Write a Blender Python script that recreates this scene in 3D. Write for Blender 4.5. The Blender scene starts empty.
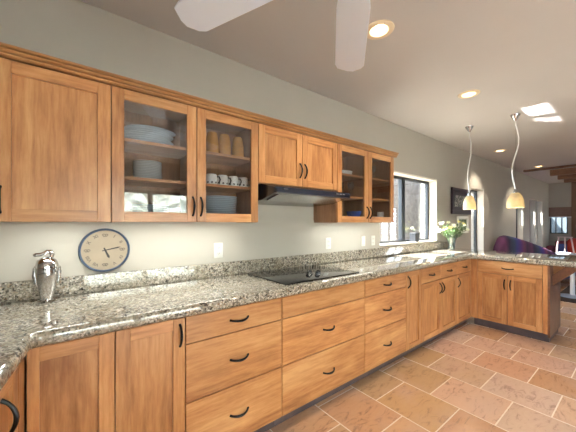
import bpy, bmesh, math, random
from mathutils import Vector, Matrix, Euler
random.seed(7)
sc = bpy.context.scene
COL = sc.collection
PI = math.pi

# ------------------------------------------------------------------ camera
CAMX, CAMY, CAMZ = 0.0, -2.05, 1.354
cam_d = bpy.data.cameras.new('camera'); cam = bpy.data.objects.new('camera', cam_d); COL.objects.link(cam)
cam.location = (CAMX, CAMY, CAMZ)
cam.rotation_euler = (PI/2, 0, -math.asin(0.613))
cam_d.sensor_width = 36.0; cam_d.lens = 36.0*280/576; cam_d.shift_y = 6.8/576
cam_d.clip_start = 0.02; cam_d.clip_end = 200
sc.camera = cam

# ------------------------------------------------------------------ world, sun, exposure
wd = bpy.data.worlds.new('sky'); sc.world = wd; wd.use_nodes = True
bg = wd.node_tree.nodes['Background']
bg.inputs[0].default_value = (0.76, 0.89, 1.0, 1); bg.inputs[1].default_value = 7.5
sun_d = bpy.data.lights.new('sun', 'SUN'); sun_d.energy = 45; sun_d.angle = 0.009; sun_d.color = (1.0, 0.97, 0.92)
sun = bpy.data.objects.new('sun', sun_d); COL.objects.link(sun)
sun.rotation_euler = Vector((0.30, -0.75, -1.16)).to_track_quat('-Z', 'Y').to_euler()
sc.view_settings.view_transform = 'Standard'; sc.view_settings.look = 'None'
sc.view_settings.gamma = 1; sc.view_settings.use_curve_mapping = False
sc.view_settings.exposure = 1.03
sc.cycles.max_bounces = 10; sc.cycles.diffuse_bounces = 6; sc.cycles.glossy_bounces = 5
sc.cycles.transparent_max_bounces = 16; sc.cycles.sample_clamp_indirect = 6
sc.cycles.caustics_reflective = False; sc.cycles.caustics_refractive = False
sc.cycles.use_denoising = True

def light(name, kind, loc, energy, color=(1, 1, 1), parent=None, **kw):
    d = bpy.data.lights.new(name, kind); d.energy = energy; d.color = color
    for k, v in kw.items(): setattr(d, k, v)
    o = bpy.data.objects.new(name, d); COL.objects.link(o); o.location = loc
    if parent: o.parent = parent
    return o
def portal(name, loc, sx, sy, direction):
    o = light(name, 'AREA', loc, 1.0, shape='RECTANGLE', size=sx, size_y=sy)
    o.data.cycles.is_portal = True
    o.rotation_euler = Vector(direction).to_track_quat('-Z', 'Z' if abs(direction[2]) < .5 else 'Y').to_euler()
    return o

# ------------------------------------------------------------------ materials
def srgb(r, g, b):
    f = lambda c: c/12.92 if c <= 0.04045 else ((c+0.055)/1.055)**2.4
    return (f(r/255), f(g/255), f(b/255), 1)
class NT:
    def __init__(s, name):
        s.m = bpy.data.materials.new(name); s.m.use_nodes = True
        s.t = s.m.node_tree; s.n = s.t.nodes; s.b = s.n['Principled BSDF']; s.out = s.n['Material Output']
    def add(s, typ, **kw):
        n = s.n.new(typ)
        for k, v in kw.items(): setattr(n, k, v)
        return n
    def link(s, a, b): s.t.links.new(a, b)
    def val(s, sock, v):
        if hasattr(v, 'is_output'): s.link(v, sock)
        else: sock.default_value = v
    def math(s, op, a, b=0.0, c=None):
        n = s.add('ShaderNodeMath', operation=op); s.val(n.inputs[0], a); s.val(n.inputs[1], b)
        if c is not None: s.val(n.inputs[2], c)
        return n.outputs[0]
    def ramp(s, fac, stops, interp='LINEAR'):
        n = s.add('ShaderNodeValToRGB'); n.color_ramp.interpolation = interp
        e = n.color_ramp.elements
        while len(e) < len(stops): e.new(0.5)
        for q, (p, c) in zip(e, stops): q.position = p; q.color = c
        s.link(fac, n.inputs[0]); return n.outputs[0]
    def mix(s, fac, a, b, mode='MIX'):
        n = s.add('ShaderNodeMix', data_type='RGBA', blend_type=mode)
        s.val(n.inputs[0], fac); s.val(n.inputs[6], a); s.val(n.inputs[7], b); return n.outputs[2]
    def obj(s): return s.add('ShaderNodeTexCoord').outputs['Object']
    def mapping(s, vec, scale=(1, 1, 1), loc=None):
        n = s.add('ShaderNodeMapping'); s.link(vec, n.inputs[0]); n.inputs['Scale'].default_value = scale
        if loc is not None: s.val(n.inputs['Location'], loc)
        return n.outputs[0]
    def noise(s, vec, scale, detail=3, rough=0.5, dist=0.0):
        n = s.add('ShaderNodeTexNoise'); s.link(vec, n.inputs['Vector']); n.inputs['Scale'].default_value = scale
        n.inputs['Detail'].default_value = detail; n.inputs['Roughness'].default_value = rough; n.inputs['Distortion'].default_value = dist
        return n.outputs[0]
    def bump(s, h, strength=0.2, dist=0.01):
        n = s.add('ShaderNodeBump'); n.inputs['Strength'].default_value = strength; n.inputs['Distance'].default_value = dist
        s.link(h, n.inputs['Height']); s.link(n.outputs[0], s.b.inputs['Normal'])
M = {}
def plain(name, rgb, rough=0.5, metal=0.0, var=0.06, nscale=6, coat=0.0, bump=0.0, bscale=60, spec=0.5):
    t = NT(name); c = srgb(*rgb)
    v = t.noise(t.obj(), nscale, 4)
    lo = tuple(x*(1-var) for x in c[:3])+(1,); hi = tuple(min(1, x*(1+var)) for x in c[:3])+(1,)
    t.link(t.ramp(v, [(0.3, lo), (0.7, hi)]), t.b.inputs['Base Color'])
    t.b.inputs['Roughness'].default_value = rough; t.b.inputs['Metallic'].default_value = metal
    t.b.inputs['Coat Weight'].default_value = coat; t.b.inputs['Specular IOR Level'].default_value = spec
    if bump: t.bump(t.noise(t.obj(), bscale, 4), bump, 0.004)
    M[name] = t.m; return t.m
def wood(name, axis, light_c, mid_c, dark_c, rough=0.32):
    t = NT(name); rnd = t.add('ShaderNodeObjectInfo').outputs['Random']
    k = t.math('MULTIPLY', rnd, 37.0)
    cv = t.add('ShaderNodeCombineXYZ'); [t.link(k, cv.inputs[i]) for i in range(3)]
    sc_ = [1, 1, 1]; sc_[axis] = 0.10
    v = t.mapping(t.obj(), tuple(sc_), cv.outputs[0])
    broad = t.noise(v, 7, 4, 0.55, 0.6); fine = t.noise(v, 55, 4, 0.6, 0.2)
    sc2 = [1, 1, 1]; sc2[axis] = 0.45
    blotch = t.noise(t.mapping(t.obj(), tuple(sc2), cv.outputs[0]), 5.5, 5, 0.6, 0.3)
    f = t.math('ADD', t.math('MULTIPLY', broad, 0.36), t.math('ADD', t.math('MULTIPLY', fine, 0.32), t.math('MULTIPLY', blotch, 0.32)))
    col = t.ramp(f, [(0.37, srgb(*dark_c)), (0.5, srgb(*mid_c)), (0.63, srgb(*light_c))])
    br = t.math('ADD', 0.90, t.math('MULTIPLY', rnd, 0.2))
    col = t.mix(1.0, col, (1, 1, 1, 1), 'MULTIPLY'); n = t.n[-1]
    cc = t.add('ShaderNodeCombineColor'); [t.link(br, cc.inputs[i]) for i in range(3)]
    t.link(cc.outputs[0], n.inputs[7]) if False else None
    col = t.mix(1.0, col, cc.outputs[0], 'MULTIPLY')
    t.link(col, t.b.inputs['Base Color']); t.b.inputs['Roughness'].default_value = rough
    t.b.inputs['Coat Weight'].default_value = 0.15; t.b.inputs['Coat Roughness'].default_value = 0.25
    t.bump(fine, 0.06, 0.002)
    M[name] = t.m
maple = ((206, 158, 110), (182, 128, 82), (142, 90, 53))
for ax, nm in ((0, 'x'), (2, 'z')): wood('maple_'+nm, ax, *maple)
wood('crown_maple', 0, (196, 150, 102), (172, 122, 78), (136, 90, 54))
inner = ((170, 130, 98), (150, 110, 80), (124, 88, 62))
for ax, nm in ((0, 'x'), (2, 'z')): wood('interior_'+nm, ax, *inner)
wood('brown_wood', 0, (128, 88, 66), (106, 70, 52), (82, 52, 38))
wood('beam_wood', 1, (150, 112, 84), (124, 88, 64), (92, 62, 44), 0.6)
plain('wall_paint', (172, 167, 158), 0.75, var=0.025, nscale=2.5, bump=0.06, bscale=35)
plain('ceiling_paint', (196, 192, 190), 0.8, var=0.02, nscale=2, bump=0.05, bscale=30)
plain('reveal_paint', (214, 208, 198), 0.8, var=0.02)
plain('stucco', (120, 116, 116), 0.9, var=0.22, nscale=14, bump=0.6, bscale=22)
plain('garden_ground', (140, 130, 118), 0.95, var=0.15, nscale=3)
plain('bounce_slab', (226, 222, 214), 0.9, var=0.06)
plain('sky_screen', (86, 96, 106), 0.9, var=0.1)
plain('hedge_leaf', (196, 198, 190), 0.9, var=0.55, nscale=9)
plain('black_metal', (24, 24, 27), 0.35, 0.6)
plain('frame_black', (26, 30, 36), 0.4, 0.2)
plain('hood_black', (22, 30, 48), 0.22, 0.0, coat=0.4)
plain('knob_black', (16, 22, 34), 0.25, 0.0, coat=0.5)
plain('steel', (190, 190, 192), 0.22, 1.0, var=0.03)
plain('cord_silver', (206, 206, 206), 0.4, 0.3, var=0.02)
plain('chrome', (214, 214, 216), 0.06, 1.0, var=0.01)
plain('white_gloss', (228, 238, 255), 0.35, var=0.01)
plain('white_plate', (236, 240, 244), 0.25, var=0.02, coat=0.3)
plain('trim_white', (226, 208, 178), 0.5, var=0.02)
plain('outlet_white', (206, 206, 202), 0.4, var=0.02)
plain('slot_dark', (60, 58, 56), 0.6)
plain('blue_plate', (212, 226, 238), 0.2, var=0.05, coat=0.3)
plain('plate_rim', (120, 140, 156), 0.25, var=0.05)
plain('mug_pattern', (42, 46, 58), 0.3)
plain('blue_bowl', (30, 62, 140), 0.15, coat=0.5)
plain('clock_face', (146, 132, 114), 0.55, var=0.10, nscale=9)
plain('clock_rim', (40, 58, 84), 0.35, coat=0.3)
plain('ink', (44, 40, 40), 0.6)
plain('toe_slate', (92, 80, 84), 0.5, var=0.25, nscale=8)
plain('grey_box', (44, 47, 54), 0.6)
plain('art_frame', (42, 28, 40), 0.4)
plain('mat_white', (224, 224, 220), 0.7)
plain('leaf', (86, 112, 66), 0.5, var=0.2)
plain('stem', (94, 124, 72), 0.5, var=0.1)
plain('petal', (226, 224, 200), 0.5, var=0.08)
plain('petal_yellow', (206, 196, 130), 0.5, var=0.1)
plain('maroon', (120, 58, 78), 0.85, var=0.18, nscale=20)
plain('cush_red', (176, 52, 40), 0.8, var=0.1)
plain('cush_orange', (190, 104, 52), 0.8, var=0.1)
plain('cush_blue', (70, 84, 150), 0.8, var=0.1)
plain('pale_chair', (228, 206, 206), 0.5)
plain('pale_blue', (150, 165, 196), 0.3, 0.3)
plain('shade_brown', (128, 104, 94), 0.85, var=0.1, nscale=30)
plain('rug_dark', (58, 48, 46), 0.95, var=0.3, nscale=30)
plain('column_brown', (120, 94, 74), 0.8)
plain('sofa_leg', (50, 36, 28), 0.5)

def granite(name):
    t = NT(name); o = t.obj()
    vor = t.add('ShaderNodeTexVoronoi', feature='F1'); t.link(o, vor.inputs['Vector']); vor.inputs['Scale'].default_value = 130
    cell = t.add('ShaderNodeSeparateColor'); t.link(vor.outputs['Color'], cell.inputs[0])
    vor2 = t.add('ShaderNodeTexVoronoi', feature='F1'); t.link(o, vor2.inputs['Vector']); vor2.inputs['Scale'].default_value = 72
    cell2 = t.add('ShaderNodeSeparateColor'); t.link(vor2.outputs['Color'], cell2.inputs[0])
    g = t.ramp(cell.outputs[0], [(0.0, srgb(22, 20, 22)), (0.22, srgb(88, 84, 80)), (0.38, srgb(150, 146, 134)), (0.58, srgb(178, 171, 160)), (0.80, srgb(220, 213, 204)), (0.93, srgb(158, 132, 106))], 'CONSTANT')
    g2 = t.ramp(cell2.outputs[1], [(0.0, srgb(44, 42, 42)), (0.24, srgb(144, 137, 126)), (0.7, srgb(186, 179, 168))], 'CONSTANT')
    col = t.mix(0.42, g, g2)
    streak = t.noise(t.mapping(o, (1.0, 3.2, 1.0)), 5, 5, 0.6, 0.8)
    col = t.mix(t.ramp(streak, [(0.42, (0, 0, 0, 1)), (0.62, (1, 1, 1, 1))]), col, t.mix(0.42, col, srgb(140, 132, 112)))
    t.link(col, t.b.inputs['Base Color']); t.b.inputs['Roughness'].default_value = 0.035
    t.b.inputs['Specular IOR Level'].default_value = 1.0; t.b.inputs['Coat Weight'].default_value = 0.3; t.b.inputs['Coat Roughness'].default_value = 0.02
    M[name] = t.m
granite('granite')

def floor_mat():
    t = NT('floor_tile'); o = t.obj(); s = t.add('ShaderNodeSeparateXYZ'); t.link(o, s.inputs[0])
    PX, PY = 0.403, 0.43
    xr = t.math('DIVIDE', t.math('SUBTRACT', s.outputs[0], 3.45-20*PX), PX)
    row = t.math('FLOOR', xr); fx = t.math('FRACT', xr)
    par = t.math('MODULO', row, 2.0)
    yr = t.math('ADD', t.math('DIVIDE', t.math('ADD', s.outputs[1], 0.99+30*PY), PY), t.math('MULTIPLY', t.math('SUBTRACT', 1.0, par), 0.5))
    col = t.math('FLOOR', yr); fy = t.math('FRACT', yr)
    ex = t.math('MULTIPLY', t.math('MINIMUM', fx, t.math('SUBTRACT', 1.0, fx)), PX)
    ey = t.math('MULTIPLY', t.math('MINIMUM', fy, t.math('SUBTRACT', 1.0, fy)), PY)
    wob = t.math('MULTIPLY', t.math('SUBTRACT', t.noise(o, 22, 3), 0.5), 0.004)
    e = t.math('ADD', t.math('MINIMUM', ex, ey), wob)
    grout = t.math('LESS_THAN', e, 0.0042)
    cv = t.add('ShaderNodeCombineXYZ'); t.link(row, cv.inputs[0]); t.link(col, cv.inputs[1])
    wn = t.add('ShaderNodeTexWhiteNoise', noise_dimensions='3D'); t.link(cv.outputs[0], wn.inputs[0])
    base = t.ramp(wn.outputs[0], [(0.0, srgb(190, 140, 108)), (0.17, srgb(226, 190, 156)), (0.34, srgb(218, 180, 164)), (0.5, srgb(216, 174, 132)), (0.66, srgb(198, 164, 126)), (0.82, srgb(222, 194, 182)), (1.0, srgb(210, 160, 128))])
    off = t.add('ShaderNodeVectorMath', operation='ADD'); t.link(o, off.inputs[0])
    sc3 = t.add('ShaderNodeVectorMath', operation='SCALE'); t.link(wn.outputs[1], sc3.inputs[0]); sc3.inputs['Scale'].default_value = 9
    t.link(sc3.outputs[0], off.inputs[1])
    n1 = t.noise(t.mapping(off.outputs[0], (1.0, 2.6, 1)), 6.5, 8, 0.68, 1.4)
    n2 = t.noise(off.outputs[0], 3.2, 3, 0.5, 0.4)
    shade = t.ramp(n1, [(0.32, srgb(186, 178, 178)), (0.46, srgb(248, 245, 242)), (0.66, srgb(255, 254, 252))])
    c = t.mix(1.0, base, shade, 'MULTIPLY')
    c = t.mix(t.ramp(n2, [(0.45, (0, 0, 0, 1)), (0.75, (.5, .5, .5, 1))]), c, srgb(206, 174, 160))
    c = t.mix(grout, c, srgb(232, 216, 200))
    t.link(c, t.b.inputs['Base Color'])
    t.link(t.math('ADD', 0.24, t.math('MULTIPLY', grout, 0.4)), t.b.inputs['Roughness'])
    h = t.math('SUBTRACT', t.math('MULTIPLY', n1, 0.5), t.math('MULTIPLY', grout, 0.8))
    t.bump(h, 0.22, 0.006)
    M['floor_tile'] = t.m
floor_mat()

def glass(name, tint=(1, 1, 1, 1), boost=1.0, rough=0.0):
    t = NT(name); t.n.remove(t.b)
    tr = t.add('ShaderNodeBsdfTransparent'); tr.inputs[0].default_value = tint
    gl = t.add('ShaderNodeBsdfGlossy'); gl.inputs['Roughness'].default_value = rough
    fr = t.add('ShaderNodeFresnel')
    bk = t.add('ShaderNodeNewGeometry').outputs['Backfacing']   # same reflectance on both faces of the pane
    t.link(t.math('ADD', 1.5, t.math('MULTIPLY', bk, 1/1.5-1.5)), fr.inputs[0])
    f = t.math('MINIMUM', t.math('MULTIPLY', fr.outputs[0], boost), 1.0)
    mx = t.add('ShaderNodeMixShader'); t.link(f, mx.inputs[0]); t.link(tr.outputs[0], mx.inputs[1]); t.link(gl.outputs[0], mx.inputs[2])
    t.link(mx.outputs[0], t.out.inputs[0]); M[name] = t.m
glass('pane_glass', (0.95, 0.97, 0.97, 1), 1.0)
glass('door_glass', (0.92, 0.92, 0.92, 1), 2.0)
glass('clear_glass', (0.86, 0.91, 0.92, 1), 3.5)
glass('water_glass', (0.76, 0.86, 0.88, 1), 1.6)
def amber(name, rgb, tr=0.5):
    t = NT(name); t.n.remove(t.b)
    v = t.noise(t.obj(), 14, 3); c = t.ramp(v, [(0.3, srgb(*[int(x*0.9) for x in rgb])), (0.7, srgb(*rgb))])
    d = t.add('ShaderNodeBsdfDiffuse'); tl = t.add('ShaderNodeBsdfTranslucent'); g = t.add('ShaderNodeBsdfGlossy')
    t.link(c, d.inputs[0]); t.link(c, tl.inputs[0]); g.inputs['Roughness'].default_value = 0.1
    m1 = t.add('ShaderNodeMixShader'); m1.inputs[0].default_value = tr; t.link(d.outputs[0], m1.inputs[1]); t.link(tl.outputs[0], m1.inputs[2])
    fr = t.add('ShaderNodeFresnel'); fr.inputs[0].default_value = 1.45
    m2 = t.add('ShaderNodeMixShader'); t.link(fr.outputs[0], m2.inputs[0]); t.link(m1.outputs[0], m2.inputs[1]); t.link(g.outputs[0], m2.inputs[2])
    t.link(m2.outputs[0], t.out.inputs[0]); M[name] = t.m
amber('amber_glass', (222, 158, 72), 0.35)
amber('lamp_glass', (250, 232, 190), 0.5)
def emit(name, rgb, strength):
    t = NT(name); t.b.inputs['Base Color'].default_value = (0.8, 0.8, 0.8, 1)
    v = t.noise(t.obj(), 3, 1); t.link(t.ramp(v, [(0, rgb), (1, rgb)]), t.b.inputs['Emission Color']); t.b.inputs['Emission Strength'].default_value = strength; M[name] = t.m
emit('lamp_lit', (1.0, 0.86, 0.66, 1), 9)
emit('bulb_lit', (1.0, 0.85, 0.6, 1), 6)
emit('strip_lit', (1.0, 0.96, 0.84, 1), 1.5)
t = NT('cooktop_glass'); t.b.inputs['Base Color'].default_value = (0.008, 0.009, 0.011, 1); t.b.inputs['Roughness'].default_value = 0.05
t.b.inputs['Specular IOR Level'].default_value = 0.8
v = t.noise(t.obj(), 220, 2); t.link(t.ramp(v, [(0.55, (0.008, 0.009, 0.011, 1)), (0.72, (0.06, 0.06, 0.065, 1))]), t.b.inputs['Base Color']); M['cooktop_glass'] = t.m
def sofa_stripes():
    t = NT('sofa_stripes'); o = t.obj(); s = t.add('ShaderNodeSeparateXYZ'); t.link(o, s.inputs[0])
    f = t.math('FRACT', t.math('ADD', t.math('MULTIPLY', s.outputs[0], .75), t.math('MULTIPLY', t.noise(o, 5, 3), 0.12)))
    c = t.ramp(f, [(0.0, srgb(64, 32, 66)), (0.22, srgb(104, 50, 92)), (0.34, srgb(44, 30, 66)), (0.5, srgb(50, 70, 100)), (0.62, srgb(60, 62, 140)), (0.78, srgb(90, 44, 130)), (0.9, srgb(126, 60, 92)), (1.0, srgb(84, 40, 84))])
    n = t.noise(o, 60, 3); c = t.mix(n, c, t.mix(0.3, c, (0.02, 0.02, 0.05, 1)))
    t.link(c, t.b.inputs['Base Color']); t.b.inputs['Roughness'].default_value = 0.85; M['sofa_stripes'] = t.m
sofa_stripes()
def art():
    t = NT('art_print'); o = t.obj()
    n = t.noise(o, 9, 4, 0.6, 1.6)
    c = t.ramp(n, [(0.38, srgb(34, 30, 40)), (0.5, srgb(70, 84, 80)), (0.56, srgb(186, 184, 176)), (0.62, srgb(90, 70, 96)), (0.72, srgb(220, 214, 206))])
    t.link(c, t.b.inputs['Base Color']); t.b.inputs['Roughness'].default_value = 0.3; M['art_print'] = t.m
    t = NT('art_green'); o = t.obj(); n = t.noise(o, 18, 4, 0.6, 1.0)
    c = t.ramp(n, [(0.38, srgb(40, 52, 40)), (0.5, srgb(96, 122, 80)), (0.6, srgb(170, 184, 150)), (0.72, srgb(60, 70, 90))])
    t.link(c, t.b.inputs['Base Color']); t.b.inputs['Roughness'].default_value = 0.3; M['art_green'] = t.m
art()

# ------------------------------------------------------------------ mesh helpers
class MB:
    def __init__(s): s.bm = bmesh.new()
    def box(s, x0, x1, y0, y1, z0, z1, bev=0.0, seg=1):
        bm = bmesh.new()
        bmesh.ops.create_cube(bm, size=1)
        for v in bm.verts: v.co = Vector((x0+(v.co.x+.5)*(x1-x0), y0+(v.co.y+.5)*(y1-y0), z0+(v.co.z+.5)*(z1-z0)))
        if bev: bmesh.ops.bevel(bm, geom=bm.edges[:], offset=bev, segments=seg, profile=0.6, affect='EDGES')
        s.merge(bm); return s
    def merge(s, bm, mat=None):
        me = bpy.data.meshes.new('tmp'); bm.to_mesh(me); bm.free()
        if mat: me.transform(mat)
        s.bm.from_mesh(me); bpy.data.meshes.remove(me); return s
    def poly(s, pts, z0, z1, bev=0.0, seg=3):
        bm = bmesh.new(); vs = [bm.verts.new((x, y, z0)) for x, y in pts]; f = bm.faces.new(vs)
        r = bmesh.ops.extrude_face_region(bm, geom=[f]); nv = [g for g in r['geom'] if isinstance(g, bmesh.types.BMVert)]
        for v in nv: v.co.z = z1
        bmesh.ops.recalc_face_normals(bm, faces=bm.faces[:])
        if bev:
            ed = [e for e in bm.edges if abs(e.verts[0].co.z-e.verts[1].co.z) < 1e-6]
            bmesh.ops.bevel(bm, geom=ed, offset=bev, segments=seg, profile=0.5, affect='EDGES')
        s.merge(bm); return s
    def lathe(s, prof, c=(0, 0, 0), seg=28, rot=None, close=False, sx=1.0, sy=1.0):
        bm = bmesh.new(); rings = []
        for r, z in prof:
            if r < 1e-6: rings.append([bm.verts.new((0, 0, z))])
            else: rings.append([bm.verts.new((r*sx*math.cos(2*PI*i/seg), r*sy*math.sin(2*PI*i/seg), z)) for i in range(seg)])
        pairs = list(zip(rings, rings[1:])) + ([(rings[-1], rings[0])] if close else [])
        for a, b in pairs:
            if len(a) == 1 and len(b) == 1: continue
            for i in range(seg):
                j = (i+1) % seg
                if len(a) == 1: bm.faces.new((a[0], b[j], b[i]))
                elif len(b) == 1: bm.faces.new((a[i], a[j], b[0]))
                else: bm.faces.new((a[i], a[j], b[j], b[i]))
        bmesh.ops.recalc_face_normals(bm, faces=bm.faces[:])
        m = Matrix.Translation(Vector(c)) @ (rot.to_matrix().to_4x4() if rot else Matrix.Identity(4))
        s.merge(bm, m); return s
    def cyl(s, c, r, h, axis='z', seg=20, r2=None):
        rot = {'z': None, 'x': Euler((0, PI/2, 0)), 'y': Euler((-PI/2, 0, 0))}[axis]
        return s.lathe([(0, 0), (r, 0), (r2 if r2 is not None else r, h), (0, h)], c, seg, rot)
    def tube(s, pts, r, seg=8, flat=1.0):
        bm = bmesh.new(); pts = [Vector(p) for p in pts]; rings = []; up = None
        rr = r if isinstance(r, (list, tuple)) else [r]*len(pts)
        for i, p in enumerate(pts):
            tdir = (pts[min(i+1, len(pts)-1)]-pts[max(i-1, 0)]).normalized()
            if up is None: up = Vector((0, 0, 1)) if abs(tdir.z) < .9 else Vector((0, 1, 0))
            a = tdir.cross(up).normalized(); b = a.cross(tdir).normalized(); up = b
            rings.append([bm.verts.new(p+(a*math.cos(2*PI*k/seg)+b*flat*math.sin(2*PI*k/seg))*rr[i]) for k in range(seg)])
        for a, b in zip(rings, rings[1:]):
            for k in range(seg): bm.faces.new((a[k], a[(k+1) % seg], b[(k+1) % seg], b[k]))
        bm.faces.new(rings[0]); bm.faces.new(rings[-1][::-1])
        bmesh.ops.recalc_face_normals(bm, faces=bm.faces[:]); s.merge(bm); return s
    def xform(s, mat): bmesh.ops.transform(s.bm, matrix=mat, verts=s.bm.verts[:]); return s
    def build(s, name, mat, parent=None, smooth=True, angle=35):
        me = bpy.data.meshes.new(name); s.bm.to_mesh(me); s.bm.free()
        me.materials.append(M[mat])
        if smooth:
            me.polygons.foreach_set('use_smooth', [True]*len(me.polygons)); me.set_sharp_from_angle(angle=math.radians(angle))
        o = bpy.data.objects.new(name, me); COL.objects.link(o)
        if parent: o.parent = parent
        return o
def empty(name, loc, rz=0.0):
    o = bpy.data.objects.new(name, None); COL.objects.link(o); o.location = loc; o.rotation_euler = (0, 0, rz); o.empty_display_size = .05
    return o
def tag(o, label, cat, group=None):
    o['label'] = label; o['category'] = cat
    if group: o['group'] = group
    return o
def struct(o): o['kind'] = 'structure'; return o
def kids(o): return [c for c in bpy.data.objects if c.parent == o]
def dup(o, loc, rz=None, label=None, parent=None):
    c = o.copy(); COL.objects.link(c)
    if parent: c.parent = parent
    else:
        c.location = loc
        if rz is not None: c.rotation_euler = (0, 0, rz)
        if label: c['label'] = label
    for k in kids(o): dup(k, None, parent=c)
    return c
def text_mesh(txt, size, depth=0.001):
    cu = bpy.data.curves.new('t', 'FONT'); cu.body = txt; cu.size = size; cu.extrude = depth; cu.align_x = 'CENTER'; cu.align_y = 'CENTER'
    ob = bpy.data.objects.new('t', cu); COL.objects.link(ob)
    dg = bpy.context.evaluated_depsgraph_get(); me = bpy.data.meshes.new_from_object(ob.evaluated_get(dg))
    bpy.data.objects.remove(ob); bpy.data.curves.remove(cu); return me

# ------------------------------------------------------------------ room shell
XL, XR, YB, YF, ZC = -0.95, 12.6, 0.0, -5.0, 2.66
struct(MB().box(XL-.2, XR+.2, YF-.2, .25, -.12, 0).build('floor', 'floor_tile', smooth=False))
def wall_with_holes(name, u0, u1, z0, z1, holes, mk, mat):
    """boxes that fill a wall around rectangular openings (u0,u1,z0,z1)"""
    us = sorted({u0, u1, *[h[0] for h in holes], *[h[1] for h in holes]}); zs = sorted({z0, z1, *[h[2] for h in holes], *[h[3] for h in holes]})
    b = MB()
    for a, c in zip(us, us[1:]):
        run = None
        for e, f in zip(zs, zs[1:]):
            inside = any(h[0]-1e-6 <= a and c <= h[1]+1e-6 and h[2]-1e-6 <= e and f <= h[3]+1e-6 for h in holes)
            if not inside: run = (run[0], f) if run else (e, f)
            if inside or f == zs[-1]:
                if run: mk(b, a, c, run[0], run[1])
                run = None
    bmesh.ops.remove_doubles(b.bm, verts=b.bm.verts[:], dist=1e-5)
    return struct(b.build(name, mat, smooth=False))
W1 = (3.03, 4.56, 1.065, 2.02); W2 = (5.95, 6.61, 0.30, 2.02); W3 = (8.86, 9.51, 0.30, 2.02); W4 = (10.16, 10.80, 0.30, 2.03); W5 = (11.03, 11.70, 0.30, 2.03)
TW = 0.25
wall_with_holes('wall_back', XL-.2, XR+.2, 0, 2.8, [W1, W2, W3, W4, W5], lambda b, a, c, e, f: b.box(a, c, 0, TW, e, f), 'wall_paint')
FW = (-0.455, -0.03, 1.0, 1.84)
wall_with_holes('wall_right', YF, 0, 0, 2.8, [FW], lambda b, a, c, e, f: b.box(XR, XR+.2, a, c, e, f), 'wall_paint')
PD = (0.15, 2.55, 0.0, 2.03); S2 = (11.0, 12.4, 0.1, 2.1)
wall_with_holes('wall_front', XL-.2, XR+.2, 0, 2.8, [PD, S2], lambda b, a, c, e, f: b.box(a, c, YF-.15, YF, e, f), 'wall_paint')
LD_ = (-4.7, -3.1, 0.05, 2.2)
wall_with_holes('wall_left', YF, 0, 0, 2.8, [LD_], lambda b, a, c, e, f: b.box(XL-.2, XL, a, c, e, f), 'wall_paint')
LIGHTS = [(1.65, -0.93), (3.19, -0.93), (6.13, -0.40), (8.55, -0.49)]
HH = 0.064
xs = sorted({XL-.2, XR+.2, *[x-HH for x, y in LIGHTS], *[x+HH for x, y in LIGHTS]}); ys = sorted({YF-.15, TW, *[y-HH for x, y in LIGHTS], *[y+HH for x, y in LIGHTS]})
b = MB()
for x0, x1 in zip(xs, xs[1:]):
    for y0, y1 in zip(ys, ys[1:]):
        if any(abs((x0+x1)/2-x) < HH*.9 and abs((y0+y1)/2-y) < HH*.9 for x, y in LIGHTS): continue
        vs = [b.bm.verts.new(p) for p in ((x0, y0, ZC), (x0, y1, ZC), (x1, y1, ZC), (x1, y0, ZC))]; b.bm.faces.new(vs)
bmesh.ops.remove_doubles(b.bm, verts=b.bm.verts[:], dist=1e-5)
struct(b.build('ceiling', 'ceiling_paint', smooth=False))
struct(MB().box(XL-.3, XR+.3, YF-.3, 0.71, 2.8, 2.95).build('roof', 'stucco', smooth=False))
# outside
struct(MB().box(-12, 30, -30, 20, -.4, -.14).build('ground', 'garden_ground', smooth=False))
struct(MB().box(-4, 8, -9.5, YF-.16, -.139, -.02).build('bounce_patio', 'bounce_slab', smooth=False))  # added pale slab, brightens the door's reflection and bounces light indoors
struct(MB().box(4.75, 14.0, 1.25, 1.45, -.14, 3.2).build('garden_wall', 'stucco', smooth=False))

struct(MB().box(14.2, 14.4, -4, .9, -.14, 3.4).build('garden_wall', 'sky_screen', smooth=False))  # added wall, cuts the bright sky behind the far window
bm = bmesh.new(); bmesh.ops.create_grid(bm, x_segments=90, y_segments=30, size=1)
for v in bm.verts:
    X, Z = v.co.x*11, (v.co.y+1)*2.6-.14
    v.co = Vector((X, -10.5-.4*Z*.5+random.uniform(-.25, .25), Z*(1+.12*math.sin(X*1.7)+.08*math.sin(X*4.1))))
b = MB(); b.merge(bm); o = b.build('hedge', 'hedge_leaf', smooth=False); o['kind'] = 'stuff'

def window(n, op, sliding=False, mat='frame_black', ypl=0.12, sill=True):
    x0, x1, z0, z1 = op
    root = struct(empty('window_%d' % n, ((x0+x1)/2, ypl, z0)))
    L = lambda b: b.xform(Matrix.Translation(-root.location))
    fr = 0.04
    b = MB(); b.box(x0, x1, ypl, ypl+.05, z0, z0+fr, .003).box(x0, x1, ypl, ypl+.05, z1-fr, z1, .003)
    b.box(x0, x0+fr, ypl, ypl+.05, z0+fr, z1-fr, .003).box(x1-fr, x1, ypl, ypl+.05, z0+fr, z1-fr, .003)
    struct(L(b).build('window_frame', mat, root))
    if sliding:
        xm = (x0+x1)/2-.02
        struct(L(MB().box(xm-.045, xm+.045, ypl-.01, ypl+.045, z0+fr, z1-fr, .003)).build('meeting_stile', mat, root))
    struct(L(MB().box(x0+fr*.7, x1-fr*.7, ypl+.02, ypl+.026, z0+fr*.7, z1-fr*.7)).build('pane', 'pane_glass', root, smooth=False))
    # plaster lining of the deep opening
    b = MB(); tk = .006
    b.box(x0, x0+tk, .001, ypl, z0, z1).box(x1-tk, x1, .001, ypl, z0, z1).box(x0, x1, .001, ypl, z1-tk, z1)
    struct(L(b).build('reveal', 'reveal_paint', root, smooth=False))
    return root
w = window(1, W1, True)
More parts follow.
